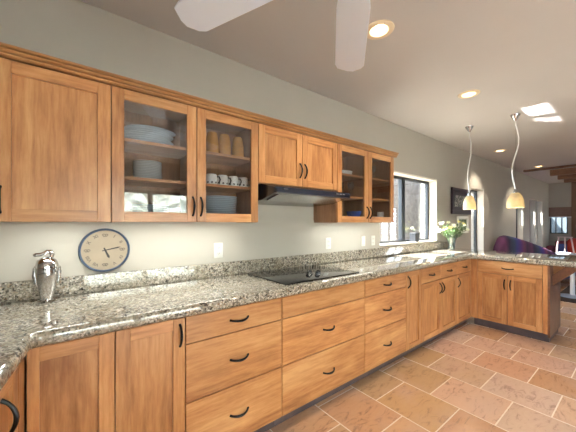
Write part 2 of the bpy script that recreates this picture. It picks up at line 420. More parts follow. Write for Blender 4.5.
struct(MB().box(W1[0]+.007, W1[1]-.007, -.006, .12, W1[2], W1[2]+.012, .003).xform(Matrix.Translation(-w.location)).build('sill', 'reveal_paint', w))
for n, op in ((2, W2), (3, W3), (4, W4), (5, W5)): window(n, op)
# lintel bead over window 1
struct(MB().box(W1[0]-.0, W1[1], -.006, .0, W1[3]-.004, W1[3]+.018, .002).build('trim_1', 'reveal_paint'))
# far window
root = struct(empty('window_6', (XR+.08, (FW[0]+FW[1])/2, FW[2])))
b = MB(); x = XR+.02
b.box(x, x+.05, FW[0], FW[1], FW[2], FW[2]+.03).box(x, x+.05, FW[0], FW[1], FW[3]-.03, FW[3]).box(x, x+.05, FW[0], FW[0]+.03, FW[2]+.03, FW[3]-.03).box(x, x+.05, FW[1]-.03, FW[1], FW[2]+.03, FW[3]-.03)
for k in (1, 2):
    yy = FW[0]+(FW[1]-FW[0])*k/3; b.box(x, x+.04, yy-.014, yy+.014, FW[2]+.03, FW[3]-.03)
struct(b.xform(Matrix.Translation(-root.location)).build('window_frame', 'frame_black', root))
struct(MB().box(x+.02, x+.026, FW[0]+.02, FW[1]-.02, FW[2]+.02, FW[3]-.02).xform(Matrix.Translation(-root.location)).build('pane', 'pane_glass', root))
# sliding door, plus two windows added behind the camera for more light
def south(name, op, mull):
    x0, x1, z0, z1 = op; r = struct(empty(name, ((x0+x1)/2, YF-.08, z0)))
    y0, y1 = YF-.11, YF-.05; f = .06
    b = MB(); b.box(x0, x1, y0, y1, z0, z0+f).box(x0, x1, y0, y1, z1-f, z1).box(x0, x0+f, y0, y1, z0+f, z1-f).box(x1-f, x1, y0, y1, z0+f, z1-f)
    for m in mull: b.box(m-.05, m+.05, y0, y1, z0+f, z1-f)
    struct(b.xform(Matrix.Translation(-r.location)).build('window_frame', 'frame_black', r))
    struct(MB().box(x0+.04, x1-.04, YF-.085, YF-.079, z0+.04, z1-.04).xform(Matrix.Translation(-r.location)).build('pane', 'pane_glass', r))
south('door_1', PD, [1.33]); south('window_7', S2, [11.7])  # the second is an added window that lights the living end
r_ = struct(empty('window_8', (XL-.1, (LD_[0]+LD_[1])/2, LD_[2]))); b = MB(); x = XL-.12  # added unseen window, lets more daylight into the kitchen
b.box(x, x+.06, LD_[0], LD_[1], LD_[2], LD_[2]+.06).box(x, x+.06, LD_[0], LD_[1], LD_[3]-.06, LD_[3])
for m in (LD_[0]+.03, (LD_[0]+LD_[1])/2, LD_[1]-.03): b.box(x, x+.06, m-.03, m+.03, LD_[2]+.06, LD_[3]-.06)
struct(b.xform(Matrix.Translation(-r_.location)).build('window_frame', 'frame_black', r_))
struct(MB().box(x+.02, x+.026, LD_[0]+.04, LD_[1]-.04, LD_[2]+.04, LD_[3]-.04).xform(Matrix.Translation(-r_.location)).build('pane', 'pane_glass', r_))
portal('portal_left', (XL-.16, (LD_[0]+LD_[1])/2, (LD_[2]+LD_[3])/2), LD_[1]-LD_[0], LD_[3]-LD_[2], (1, 0, 0))
for nm, op in (('portal_patio', PD), ('portal_living', S2)):
    portal(nm, ((op[0]+op[1])/2, YF-.13, (op[2]+op[3])/2), op[1]-op[0], op[3]-op[2], (0, 1, 0))
for nm, op in (('portal_a', W1), ('portal_b', W2), ('portal_c', W3), ('portal_d', W4), ('portal_e', W5)):
    portal(nm, ((op[0]+op[1])/2, .23, (op[2]+op[3])/2), op[1]-op[0], op[3]-op[2], (0, -1, 0))
struct(MB().box(XR-.12, XR-.001, -1.25, -.55, 0, ZC-.001, .004).build('column', 'column_brown'))

# ceiling beams in the living end
for i, bx in enumerate((8.85, 9.34, 10.28, 11.2)):
    o = MB().box(bx, bx+.14, YF+.01, -.55 if i else -.14, 2.515 if i else 2.615, ZC-.002, .012, 2).build('ceiling_beam', 'beam_wood')
    tag(o, ['thin dark wooden beam at the near edge of the beamed ceiling', 'thick brown wooden ceiling beam just beyond the thin edge beam', 'middle brown beam of the three thick ones under the living room ceiling', 'farthest brown wooden beam under the living room ceiling'][i], 'beam', 'wooden beams under the living room ceiling')

# ------------------------------------------------------------------ countertop
def fillet(p, a, c, r, n=6):
    p, a, c = Vector(p), Vector(a), Vector(c); u = (a-p).normalized(); v = (c-p).normalized()
    ang = u.angle(v); d = r/math.tan(ang/2); ctr = p+(u+v).normalized()*(r/math.sin(ang/2)); s0 = p+u*d; s1 = p+v*d; out = []
    for i in range(n+1):
        q = s0.lerp(s1, i/n)-ctr; out.append(tuple(ctr+q.normalized()*r))
    return out
CE = -0.64; CORN = (-0.112, CE); LD = Vector((-.117, -.993)); LEND = tuple(Vector(CORN)+LD*1.6)
PF = 4.165; PB = 5.0
pts = [(XL+.001, -.001), (PB, -.001)] + fillet((PB, -1.95), (PB, 0), (PF, -1.95), .06) + fillet((PF, -1.95), (PB, -1.95), (PF, CE), .06)
pts += fillet((PF, CE), (PF, -1.95), CORN, .035) + fillet(CORN, (PF, CE), LEND, .03) + [LEND, (XL+.001, LEND[1])]
ct = empty('countertop', (2.0, -.3, .88)); tl = Matrix.Translation(-ct.location)
tag(ct, 'speckled polished granite countertop running along the wall and around the peninsula', 'countertop')
MB().poly(pts, .88, .94, .022, 4).xform(tl).build('worktop', 'granite', ct, angle=60)
MB().box(XL+.002, PB, -.022, -.001, .9405, 1.045, .003).xform(tl).build('backsplash', 'granite', ct)

# ------------------------------------------------------------------ cabinets
def pull(parent, c, axis, L=.115, out=.03):
    """bow pull on a front whose outer face is local y = c[1]; stands off toward -y"""
    pts = []; n = 10
    for i in range(n+1):
        s = i/n; a = (s-.5)*L; d = out*math.sin(PI*s)**.7 if 0 < s < 1 else 0
        p = (c[0]+a, c[1]-d+.002, c[2]-.2*d) if axis == 'x' else (c[0], c[1]-d+.002, c[2]+a)
        pts.append(p)
    rr = [.0075-.0022*abs(1-2*i/n) if 0 < i < n else .007 for i in range(n+1)]
    return MB().tube(pts, rr, 8).build('handle', 'black_metal', parent)
def shaker(parent, x0, x1, z0, z1, fy=0.0, th=.02, stile=.057, glass_=False, lst=None, gap=.0025, name='door'):
    x0 += gap; x1 -= gap; z0 += gap; z1 -= gap; ls = lst if lst else stile
    y0, y1 = fy, fy+th
    d = empty(name, (0, 0, 0)); d.parent = parent
    MB().box(x0, x0+ls, y0, y1, z0, z1, .0015).build('stile', 'maple_z', d)
    MB().box(x1-stile, x1, y0, y1, z0, z1, .0015).build('stile', 'maple_z', d)
    MB().box(x0+ls, x1-stile, y0, y1, z1-stile, z1, .0015).build('top_rail', 'maple_x', d)
    MB().box(x0+ls, x1-stile, y0, y1, z0, z0+stile, .0015).build('bottom_rail', 'maple_x', d)
    if glass_: MB().box(x0+ls-.004, x1-stile+.004, y0+.009, y0+.013, z0+stile-.004, z1-stile+.004).build('glass_pane', 'door_glass', d, smooth=False)
    else: MB().box(x0+ls-.004, x1-stile+.004, y0+.0115, y0+.018, z0+stile-.004, z1-stile+.004).build('panel', 'maple_z', d, smooth=False)
    return d
def drawer(parent, x0, x1, z0, z1, handle=True, gap=.0025):
    d = MB().box(x0+gap, x1-gap, 0, .02, z0+gap, z1-gap, .002).build('drawer', 'maple_x', parent)
    if handle: pull(d, ((x0+x1)/2, 0, (z0+z1)/2), 'x')
    return d
BZ0, BZ1 = .11, .877
Z1, Z2, ZD = .735, .433, .718
def base(x, y, w, label, rz=0.0, depth=.60, cat='cabinet', tk=(0, 0)):
    r = tag(empty('base_cabinet', (x, y, 0), rz), label, cat, 'base cabinets under the granite counter')
    MB().box(.001, w-.001, .027, depth, BZ0, BZ1).build('carcass', 'maple_z', r, smooth=False)
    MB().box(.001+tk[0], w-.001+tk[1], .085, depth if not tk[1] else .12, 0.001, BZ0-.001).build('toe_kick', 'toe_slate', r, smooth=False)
    return r
FY = -.611
X0 = -.134
c1 = base(X0, FY, .459-X0, 'base cabinet with two tall panel doors in the left corner under the clock')
shaker(c1, 0, .154-X0, BZ0, BZ1, lst=.036); d = shaker(c1, .154-X0, .459-X0, BZ0, BZ1); pull(d, (.459-X0-.026, 0, .79), 'z', .11)
c2 = base(.459, FY, .61, 'three-drawer base cabinet left of the cooktop with a pull on every drawer')
for z0, z1 in ((Z1, BZ1), (Z2, Z1), (BZ0, Z2)): drawer(c2, 0, .61, z0, z1)
c3 = base(1.069, FY, .852, 'widest base cabinet under the cooktop with no pull on its top front')
drawer(c3, 0, .852, Z1, BZ1, False); drawer(c3, 0, .852, Z2, Z1); drawer(c3, 0, .852, BZ0, Z2)
c4 = base(1.921, FY, .646, 'three-drawer base cabinet right of the cooktop beside the narrow door')
for z0, z1 in ((Z1, BZ1), (Z2, Z1), (BZ0, Z2)): drawer(c4, 0, .646, z0, z1)
c5 = base(2.567, FY, .292, 'narrowest base cabinet, one tall slim door with a black pull')
d = shaker(c5, 0, .292, BZ0, BZ1, stile=.05); pull(d, (.03, 0, .775), 'z')
c6 = base(2.859, FY, .87, 'base cabinet under the window with two doors and two small drawers')
for a, e in ((0, .441), (.441, .87)): drawer(c6, a, e, ZD, BZ1)
d = shaker(c6, 0, .441, BZ0, ZD); pull(d, (.441-.03, 0, .62), 'z'); d = shaker(c6, .441, .87, BZ0, ZD); pull(d, (.441+.03, 0, .62), 'z')
c7 = base(3.729, FY, .455, 'base cabinet with one door and one drawer in the inner peninsula corner', tk=(0, .086))
drawer(c7, 0, .455, ZD, BZ1); d = shaker(c7, 0, .455, BZ0, ZD); pull(d, (.03, 0, .62), 'z')
# peninsula cabinet, faces -x
PX = 4.19
c8 = base(PX, FY-.003, .745, 'peninsula base cabinet with two doors under one wide drawer', -PI/2, tk=(-.0, 0))
MB().box(-.02, .06, .0005, .02, BZ0, BZ1, .001).build('filler_strip', 'maple_z', c8)
drawer(c8, .062, .705, ZD, BZ1)
d = shaker(c8, .062, .3835, BZ0, ZD); pull(d, (.3835-.03, 0, .60), 'z'); d = shaker(c8, .3835, .705, BZ0, ZD); pull(d, (.3835+.03, 0, .60), 'z')
MB().box(.7455, .765, -.001, .60, 0.075, BZ1, .002).build('end_panel', 'brown_wood', c8)
MB().box(.7065, .745, 0, .02, BZ0, BZ1, .001).build('corner_stile', 'maple_z', c8)
# left run, turned slightly
th = math.asin(.993); th = PI/2-math.asin(.117)
c9 = None
Lr = 1.5
org = Vector((-.137, FY-.004))+LD*Lr
c9 = base(org.x, org.y, Lr, 'base cabinet on the left return with a large black bow pull at the lower left', th)
MB().box(Lr-.07, Lr-.001, 0, .02, BZ0, BZ1, .001).build('filler_strip', 'maple_z', c9)
d = shaker(c9, Lr-.60, Lr-.072, BZ0, BZ1); pull(d, (Lr-.072-.17, 0, .755), 'z', .13, .036)
shaker(c9, Lr-1.13, Lr-.602, BZ0, BZ1); drawer(c9, 0, Lr-1.132, BZ0, BZ1, False)
# counter support at the end of the peninsula
r = tag(empty('support_bracket', (4.3, FY-.77, .70)), 'triangular wooden bracket holding up the overhanging end of the peninsula', 'bracket')
def prism_x(pts, x0, x1):
    b = MB(); vs = [[b.bm.verts.new((x, y, z)) for y, z in pts] for x in (x0, x1)]
    b.bm.faces.new(vs[0]); b.bm.faces.new(vs[1][::-1]); n = len(pts)
    for i in range(n): b.bm.faces.new((vs[0][i], vs[1][i], vs[1][(i+1) % n], vs[0][(i+1) % n]))
    bmesh.ops.recalc_face_normals(b.bm, faces=b.bm.faces[:]); return b
ye = FY-.7695
prism_x([(ye, .878), (ye, .765), (ye-.115, .878)], 4.36, 4.40).xform(Matrix.Translation(-r.location)).build('gusset', 'maple_x', r, smooth=False)
prism_x([(ye, .764), (ye, .64), (ye-.24, .878), (ye-.116, .878)], 4.30, 4.62).xform(Matrix.Translation(-r.location)).build('strut', 'brown_wood', r, smooth=False)

# wall cabinets
UY = -.32; UZ0, UZ1 = 1.356, 2.085
def wallcab(x0, x1, z0, label, glass_=False):
    w_ = x1-x0; r = tag(empty('wall_cabinet', (x0, UY, z0)), label, 'cabinet', 'maple cabinets hung on the wall'); h = UZ1-z0
    if not glass_: MB().box(.001, w_-.001, .027, .318, .0185 if z0 < 1.5 else 0, h).build('carcass', 'maple_z', r, smooth=False)
    else:
        MB().box(.019, w_-.019, .0215, .31, .0185, .034).build('bottom_board', 'interior_x', r, smooth=False)
        MB().box(.001, w_-.001, .0215, .318, h-.02, h).build('top_board', 'interior_x', r, smooth=False)
        MB().box(.001, w_-.001, .31, .318, .02, h-.02).build('back_board', 'interior_z', r, smooth=False)
        for a in (.001, w_-.019): MB().box(a, a+.018, .0215, .31, 0, h-.0205).build('side_board', 'interior_z', r, smooth=False)
        m = .454 if abs(w_-.904) < .01 else w_/2
        MB().box(m-.009, m+.009, .0215, .31, .0345, h-.02).build('divider', 'interior_z', r, smooth=False)
        for a, e in ((.019, m-.009), (m+.009, w_-.019)):
            for zs in (.237, .448): MB().box(a+.0005, e-.0005, .035, .309, zs, zs+.018, .001).build('shelf', 'maple_x', r)
    return r
w0 = wallcab(-.948, -.269, UZ0, 'wall cabinet in the far left corner, partly out of the photo')
shaker(w0, 0.34, .679, 0, UZ1-UZ0-.008)
w1 = wallcab(-.268, .168, UZ0, 'wall cabinet with a solid panel door left of the plate cupboard')
d = shaker(w1, 0, .436, 0, UZ1-UZ0-.008); pull(d, (.024, 0, .10), 'z')
w2 = wallcab(.168, 1.072, UZ0, 'glass-door wall cabinet left of the hood holding plates, mugs and amber glasses', True)
d = shaker(w2, 0, .454, 0, UZ1-UZ0-.008, glass_=True); pull(d, (.454-.024, 0, .10), 'z'); d = shaker(w2, .454, .904, 0, UZ1-UZ0-.008, glass_=True); pull(d, (.454+.026, 0, .10), 'z')
w3 = wallcab(1.072, 1.911, 1.645, 'short two-door wall cabinet directly above the black range hood')
d = shaker(w3, 0, .42, 0, UZ1-1.645-.008); pull(d, (.42-.026, 0, .13), 'z'); d = shaker(w3, .42, .839, 0, UZ1-1.645-.008); pull(d, (.42+.026, 0, .13), 'z')
w4 = wallcab(1.911, 2.825, UZ0, 'glass-door wall cabinet right of the hood beside the window', True)
d = shaker(w4, 0, .457, 0, UZ1-UZ0-.008, glass_=True); pull(d, (.457-.026, 0, .10), 'z'); d = shaker(w4, .457, .914, 0, UZ1-UZ0-.008, glass_=True); pull(d, (.457+.026, 0, .10), 'z')
# crown moulding with a return at its right end
prof = [(-.312, 2.0865), (-.312, 2.080), (-.328, 2.080), (-.336, 2.086), (-.336, 2.091), (-.326, 2.093), (-.326, 2.096), (-.342, 2.098), (-.347, 2.104), (-.347, 2.107), (-.335, 2.109), (-.335, 2.112), (-.352, 2.114), (-.356, 2.118), (-.356, 2.124), (-.002, 2.124), (-.002, 2.0865)]
prof = [(y if y > -.3 else (y), z) for y, z in prof]
b = prism_x([(y-.002, z) for y, z in prof], XL+.002, 2.862)
cm = b.build('crown_moulding', 'crown_maple', smooth=False)
tag(cm, 'stepped wooden crown moulding along the top of the wall cabinets', 'moulding')
# under-cabinet strips
def strip(x0, x1, label, e):
    r = tag(empty('under_cabinet_light', ((x0+x1)/2, -.25, UZ0+.018)), label, 'light', 'slim light bars under the wall cabinets')
    L = x1-x0
    MB().box(-L/2, L/2, -.03, .03, -.011, -.0005, .003).build('housing', 'white_gloss', r)
    MB().box(-L/2+.01, L/2-.01, -.02, .02, -.0135, -.0115).build('diffuser', 'strip_lit', r)
    light('strip_lamp', 'AREA', (0, 0, -.0145), e, (.97, 1, .92), r, shape='RECTANGLE', size=L-.02, size_y=.04)
strip(-.2, .10, 'slim light bar under the solid-door wall cabinet', 1.3)
strip(.22, .98, 'slim light bar under the glass cabinet left of the hood', 2.6)
strip(1.96, 2.78, 'slim light bar under the glass cabinet right of the hood', 2.6)

# ------------------------------------------------------------------ range hood and cooktop
r = tag(empty('range_hood', (1.49, -.25, 1.50)), 'black slim range hood under the short wall cabinet', 'range hood'); tl = Matrix.Translation(-r.location)
prism_x([(-.005, 1.643), (-.30, 1.643), (-.47, 1.603), (-.475, 1.565), (-.30, 1.523), (-.005, 1.510)], 1.11, 1.87).xform(tl).build('body', 'hood_black', r, smooth=False)
prism_x([(-.472, 1.606), (-.492, 1.603), (-.497, 1.566), (-.477, 1.563)], 1.108, 1.872).xform(tl).build('front_panel', 'hood_black', r, smooth=False)
prism_x([(-.477, 1.5625), (-.499, 1.5655), (-.499, 1.558), (-.477, 1.554)], 1.107, 1.873).xform(tl).build('steel_lip', 'steel', r, smooth=False)
prism_x([(-.465, 1.5625), (-.31, 1.523), (-.31, 1.518), (-.465, 1.5545)], 1.15, 1.83).xform(tl).build('filter', 'steel', r, smooth=False)
MB().box(1.165, 1.205, -.5005, -.495, 1.586, 1.594).xform(tl).build('badge', 'steel', r, smooth=False)
for k in range(3): MB().box(1.70+.04*k, 1.725+.04*k, -.4995, -.494, 1.584, 1.593, .001).xform(tl).build('switch', 'steel', r)
r = tag(empty('cooktop', (1.50, -.33, .941)), 'black glass cooktop set in the granite counter below the hood', 'cooktop')
MB().box(-.38, .38, -.255, .255, 0, .008, .002, 2).build('glass_panel', 'cooktop_glass', r)
for k, (x, y) in enumerate(((-.055, -.115), (.05, -.115), (0, -.155), (0, -.075))):
    kn = MB().lathe([(0, .008), (.021, .008), (.021, .014), (.017, .018), (.016, .03), (.014, .033), (0, .033)], (x, y, 0), 20).build('knob', 'knob_black', r)
    MB().box(x-.0035, x+.0035, y-.017, y+.017, .0325, .038, .0015).build('grip', 'knob_black', kn)

# ------------------------------------------------------------------ ceiling fan
hub = (.73, -1.477); BZ = 2.26
r = tag(empty('ceiling_fan', (hub[0], hub[1], ZC)), 'white ceiling fan with broad blades hanging over the kitchen', 'ceiling fan')
zb = BZ-ZC
MB().lathe([(0, -.002), (.075, -.002), (.075, -.03), (.03, -.075), (0, -.075)]).build('canopy', 'white_gloss', r)
MB().cyl((0, 0, zb+.12), .013, -zb-.12-.075).build('downrod', 'white_gloss', r)
MB().lathe([(0, zb+.125), (.05, zb+.12), (.10, zb+.09), (.115, zb+.04), (.11, zb+.0), (.085, zb-.035), (0, zb-.045)]).build('motor_housing', 'white_gloss', r)
for k in range(5):
    a = math.radians(42+72*k)
    b = MB(); prof_ = [(.17, -.055), (.30, -.072), (.735, -.083), (.765, -.068), (.80, -.025), (.80, .01), (.775, .07), (.735, .083), (.30, .072), (.17, .055)]
    b.poly(prof_, -.004, .004, .002, 1); b.xform(Matrix.Translation((0, 0, zb+.01)) @ Matrix.Rotation(a, 4, 'Z') @ Matrix.Rotation(math.radians(9), 4, 'X'))
    bl = b.build('blade', 'white_gloss', r)
    b = MB().box(.09, .23, -.022, .022, .005, .012, .002); b.xform(Matrix.Translation((0, 0, zb+.01)) @ Matrix.Rotation(a, 4, 'Z') @ Matrix.Rotation(math.radians(9), 4, 'X')).build('blade_iron', 'white_gloss', bl)

# ------------------------------------------------------------------ recessed lights
lab = ['round recessed ceiling light nearest the fan blades', 'second recessed ceiling light, between the fan and the pendants', 'recessed ceiling light beyond the pendant lamps near the wall', 'farthest recessed ceiling light, just before the wooden beams']
for i, (x, y) in enumerate(LIGHTS):
    r = tag(empty('recessed_light', (x, y, ZC)), lab[i], 'ceiling light', 'recessed ceiling lights')
    MB().lathe([(.062, .001), (.060, -.006), (.068, -.010), (.094, -.006), (.098, -.001), (.098, .0)], seg=40).build('trim_ring', 'trim_white', r)
    MB().lathe([(.062, .001), (.058, .075), (0, .076)], seg=32).build('can', 'trim_white', r)
    MB().lathe([(0, .030), (.030, .032), (.044, .040), (.044, .06), (0, .07)], seg=28, rot=Euler((.25, -.2, 0))).build('lamp', 'lamp_lit', r)
    light('spot', 'SPOT', (0, 0, -.012), 26 if i < 2 else 40, (1, .88, .7), r, spot_size=math.radians(105), spot_blend=.6, shadow_soft_size=.04)

# ------------------------------------------------------------------ pendants
def pendant(x, y, zt, zb_, lbl, sway, w_):
    r = tag(empty('pendant_lamp', (x, y, ZC)), lbl, 'pendant lamp', 'amber pendant lamps over the peninsula'); t0 = zt-ZC; b0 = zb_-ZC
    MB().lathe([(0, -.001), (.052, -.001), (.050, -.008), (.008, -.075), (0, -.078)], seg=24).build('canopy', 'chrome', r)
    pts = []
    n = 26
    for i in range(n+1):
        s = i/n; z = -.07+(t0+.03+.07)*s
        dx = sway*(math.sin(s*PI*1.0)*.6*math.sin(s*PI*1.6+.6)); pts.append((dx*.7*(-.0)+dx*.61, -dx*.79, z))
    MB().tube(pts, .007, 8).build('cord', 'cord_silver', r)
    MB().tube([(0.012, 0, -.06), (0.012, 0, t0+.02)], .0012, 5).build('suspension_wire', 'steel', r)
    MB().lathe([(0, t0+.045), (.012, t0+.04), (.02, t0+.012), (.02, t0-.012), (0, t0-.014)], seg=16).build('socket_cap', 'steel', r)
    h = t0-b0; R = w_/2
    pr = [(.016, t0), (.35*R+.01, t0-.03*h), (.68*R, t0-.2*h), (.88*R, t0-.45*h), (.96*R, t0-.75*h), (R*.98, b0+.004), (R*1.02, b0)]
    MB().lathe(pr+[(a-.004, z_+.001) for a, z_ in pr[::-1]], seg=32, close=True).build('lamp_shade', 'lamp_glass', r)
    MB().lathe([(0, -.0), (.02, .01), (.026, .03), (.016, .055), (.012, .075), (0, .076)], (0, 0, b0+.035), 16).build('bulb', 'bulb_lit', r)
    light('pendant_bulb', 'POINT', (0, 0, b0+.02), 3.2, (1, .82, .55), r, shadow_soft_size=.02)
pendant(4.28, -.555, 1.725, 1.535, 'amber glass pendant lamp in front of the framed picture, left of the pair', .05, .155)
pendant(4.25, -1.06, 1.72, 1.535, 'amber glass pendant lamp nearer the peninsula end, right of the pair', .085, .18)

# ------------------------------------------------------------------ clock
cx, cz = .166, 1.187; R = .133
r = tag(empty('wall_clock', (cx, -.002, cz)), 'round wall clock with beige face and dark blue rim', 'clock')
rx = Euler((PI/2, 0, 0))
MB().lathe([(0, 0), (R, 0), (R, .016), (R-.004, .022), (R-.012, .02), (R-.013, .012), (0, .012)], seg=64, rot=rx).build('rim', 'clock_rim', r)
MB().lathe([(0, .0125), (R-.0135, .0125), (R-.0135, .0145), (0, .0145)], seg=64, rot=rx).build('dial', 'clock_face', r)
rn = {1: 'I', 2: 'II', 4: 'IV', 5: 'V', 7: 'VII', 8: 'VIII', 10: 'X', 11: 'XI'}
for h, s in rn.items():
    a = PI/2-h*PI/6; me = text_mesh(s, .027, .0004)
    me.transform(Matrix.Translation((.095*math.cos(a), -.0152, .095*math.sin(a))) @ Matrix.Rotation(PI/2, 4, 'X') @ Matrix.Rotation(a-PI/2, 4, 'Z') )
    b = MB(); b.bm.from_mesh(me); bpy.data.meshes.remove(me); b.build('numeral', 'ink', r, smooth=False)
for h in (0, 3, 6, 9):   # scrolled ornaments at the quarters
    a = PI/2-h*PI/6; ox, oz = .09*math.cos(a), .09*math.sin(a); b = MB()
    for s in (-1, 1):
        pts = [(ox+s*.006+.009*s*math.cos(q*.55)*(1-q*.05), -.0155, oz+.010*math.sin(q*.55)*(1-q*.05)) for q in range(0, 13)]
        b.tube(pts, .0015, 5)
    b.build('ornament', 'ink', r)
def hand(ang, L, w0_, yy, name):
    b = MB(); b.poly([(-.016, -w0_*.6), (L*.8, -w0_), (L, 0), (L*.8, w0_), (-.016, w0_*.6)], 0, .0012)
    b.xform(Matrix.Translation((0, yy, 0)) @ Matrix.Rotation(PI/2, 4, 'X') @ Matrix.Rotation(ang, 4, 'Z')).build(name, 'ink', r, smooth=False)
hand(PI/2-5.22*PI/6, .055, .0062, -.0165, 'hour_hand'); hand(PI/2-13*PI/30,   .085, .004, -.0185, 'minute_hand')
MB().cyl((0, -.0145, 0), .005, .006, 'y', 14).xform(Matrix.Translation((0, -.006, 0))).build('hub', 'ink', r)

# ------------------------------------------------------------------ outlets and switches
def plate(x, lbl, kind):
    r = tag(empty('wall_outlet' if kind == 'o' else 'light_switch', (x, -.001, 1.14)), lbl, 'outlet' if kind == 'o' else 'switch')
    MB().box(-.036, .036, -.006, 0, -.058, .058, .003, 2).build('cover_plate', 'outlet_white', r)
    if kind == 'o':
        for s in (-1, 1):
            o = MB().box(-.017, .017, -.009, -.0062, s*.022-.015, s*.022+.015, .003, 2).build('socket', 'outlet_white', r)
            MB().box(-.008, -.0055, -.0096, -.0085, s*.022-.004, s*.022+.006).box(.0055, .008, -.0096, -.0085, s*.022-.004, s*.022+.006).box(-.002, .002, -.0096, -.0085, s*.022-.011, s*.022-.007).build('slots', 'slot_dark', o, smooth=False)
    else:
        MB().box(-.016, .016, -.010, -.0062, -.032, .032, .002, 2).build('rocker', 'white_gloss', r)
plate(.905, 'white wall outlet left of the hood, nearest the clock', 'o'); plate(2.12, 'white wall outlet between the cooktop and the right-hand cabinet', 'o')
plate(2.70, 'white wall switch under the right glass cabinet, left of two', 's'); plate(2.89, 'white wall outlet closest to the window', 'o')

# ------------------------------------------------------------------ chrome jug on the counter
r = tag(empty('urn', (-.098, -.125, .9405)), 'polished chrome urn with a bent lid handle on the counter left of the clock', 'urn')
MB().lathe([(0, .014), (.024, .014), (.030, .03), (.039, .07), (.047, .11), (.053, .15), (.055, .175), (.053, .183)], seg=36).build('body', 'chrome', r)
MB().lathe([(.053, .181), (.057, .183), (.057, .190), (.053, .192)], seg=36, close=True).build('band', 'chrome', r)
MB().lathe([(.052, .191), (.051, .208), (.043, .228), (.028, .240), (.012, .246), (0, .247)], seg=32).build('lid', 'chrome', r)
MB().tube([(.018, 0, .238), (.024, .0, .256), (.016, 0, .272), (.0, 0, .274), (-.014, 0, .264), (-.03, 0, .258), (-.048, 0, .258), (-.056, 0, .252)], [.009, .012, .012, .010, .009, .010, .011, .008], 10).build('lid_handle', 'chrome', r)
for q in (-1, 1): MB().tube([(q*.048, 0, .200), (q*.055, 0, .185), (q*.058, 0, .150), (q*.052, 0, .115), (q*.043, 0, .09)], [.004, .006, .007, .006, .003], 8).build('side_arm', 'chrome', r)
r.scale = (.92, .92, .965)
for k in range(3):
    a = k*2*PI/3-PI/2; MB().tube([(.018*math.cos(a), .018*math.sin(a), .02), (.034*math.cos(a), .034*math.sin(a), .009), (.045*math.cos(a), .045*math.sin(a), .007)], [.009, .007, .006], 8).build('foot', 'chrome', r)

# ------------------------------------------------------------------ crockery in the cupboards
SH0, SH1, SH2 = UZ0+.0345, UZ0+.2555, UZ0+.4665
def plate_proto(name, Rr, hh, mat, label, group, cat, loc, oval=1.0):
    o = MB().lathe([(0, .0), (Rr*.55, .0), (Rr*.62, .003), (Rr*.98, hh), (Rr, hh+.001), (Rr*.98, hh+.003), (Rr*.62, .007), (Rr*.55, .005), (0, .005)], seg=36, sy=oval).build(name, mat)
    tag(o, label, cat, group); o.location = loc; return o
def stack(proto, n, step, jit=.003, rot=False):
    x, y, z = proto.location
    for k in range(1, n):
        dup(proto, (x+random.uniform(-jit, jit), y+random.uniform(-jit, jit), z+step*k), random.uniform(0, 6) if rot else 0.0)
p = plate_proto('platter', .145, .0085, 'blue_plate', 'pale oval platter stacked on the top shelf above the plates', 'oval platters on the top shelf', 'platter', (.375, -.155, SH2), .78); stack(p, 8, .0125, .02)
p = plate_proto('side_plate', .080, .006, 'white_plate', 'small plate in the stack on the middle shelf under the platters', 'small plates on the middle shelf', 'plate', (.375, -.16, SH1), 1); stack(p, 12, .0095)
p = plate_proto('dinner_plate', .122, .0085, 'blue_plate', 'dinner plate in the tall stack on the bottom shelf under the mugs', 'dinner plates under the mugs', 'plate', (.85, -.155, SH0), 1); stack(p, 12, .0125)
p = plate_proto('salad_plate', .105, .008, 'white_plate', 'white plate in the low stack at the bottom of the plate cupboard', 'plates at the bottom behind the left glass door', 'plate', (.39, -.16, SH0), 1); stack(p, 6, .012)
# amber glasses (upturned tumblers)
al = ['leftmost of three amber glass tumblers on the top shelf', 'middle amber glass tumbler of three on the top shelf', 'right amber glass tumbler of three on the top shelf']
for k, x in enumerate((.785, .878, .985)):
    o = MB().lathe([(.028, .165), (.034, .158), (.041, .12), (.0455, .07), (.044, .02), (.040, .0), (.037, .0), (.041, .02), (.0425, .07), (.038, .12), (.03, .155), (0, .158), (0, .165)], seg=28).build('amber_tumbler', 'amber_glass')
    o.location = (x, -.17, SH2); tag(o, al[k], 'glass', 'amber tumblers on the top shelf')
# mugs
proto = None; ml = ['leftmost of four white patterned mugs on the middle shelf', 'second white patterned mug from the left on the middle shelf', 'third white patterned mug from the left on the middle shelf', 'rightmost of four white patterned mugs on the middle shelf']
for k, x in enumerate((.768, .850, .932, 1.010)):
    if proto is None:
        proto = empty('mug', (x, -.2, SH1), -.5)
        MB().lathe([(0, .078), (.030, .078), (.036, .072), (.040, .03), (.041, .0), (.038, .0), (.036, .03), (.031, .07), (0, .073)], seg=28).build('body', 'white_plate', proto)
        MB().tube([(.037, 0, .062), (.052, 0, .060), (.058, 0, .042), (.052, 0, .022), (.039, 0, .018)], .0052, 8).build('handle', 'mug_pattern', proto)
        b = MB()
        for q in range(9):
            a = q*2*PI/9; b.lathe([(0, 0), (.007, .001), (0, .002)], (.0405*math.cos(a), .0405*math.sin(a), .018), 8, Vector((math.cos(a), math.sin(a), 0)).to_track_quat('Z', 'Y').to_euler())
        b.build('pattern', 'mug_pattern', proto)
        tag(proto, ml[0], 'mug', 'mugs on the middle shelf')
    else: dup(proto, (x, -.2, SH1), -.5, ml[k])
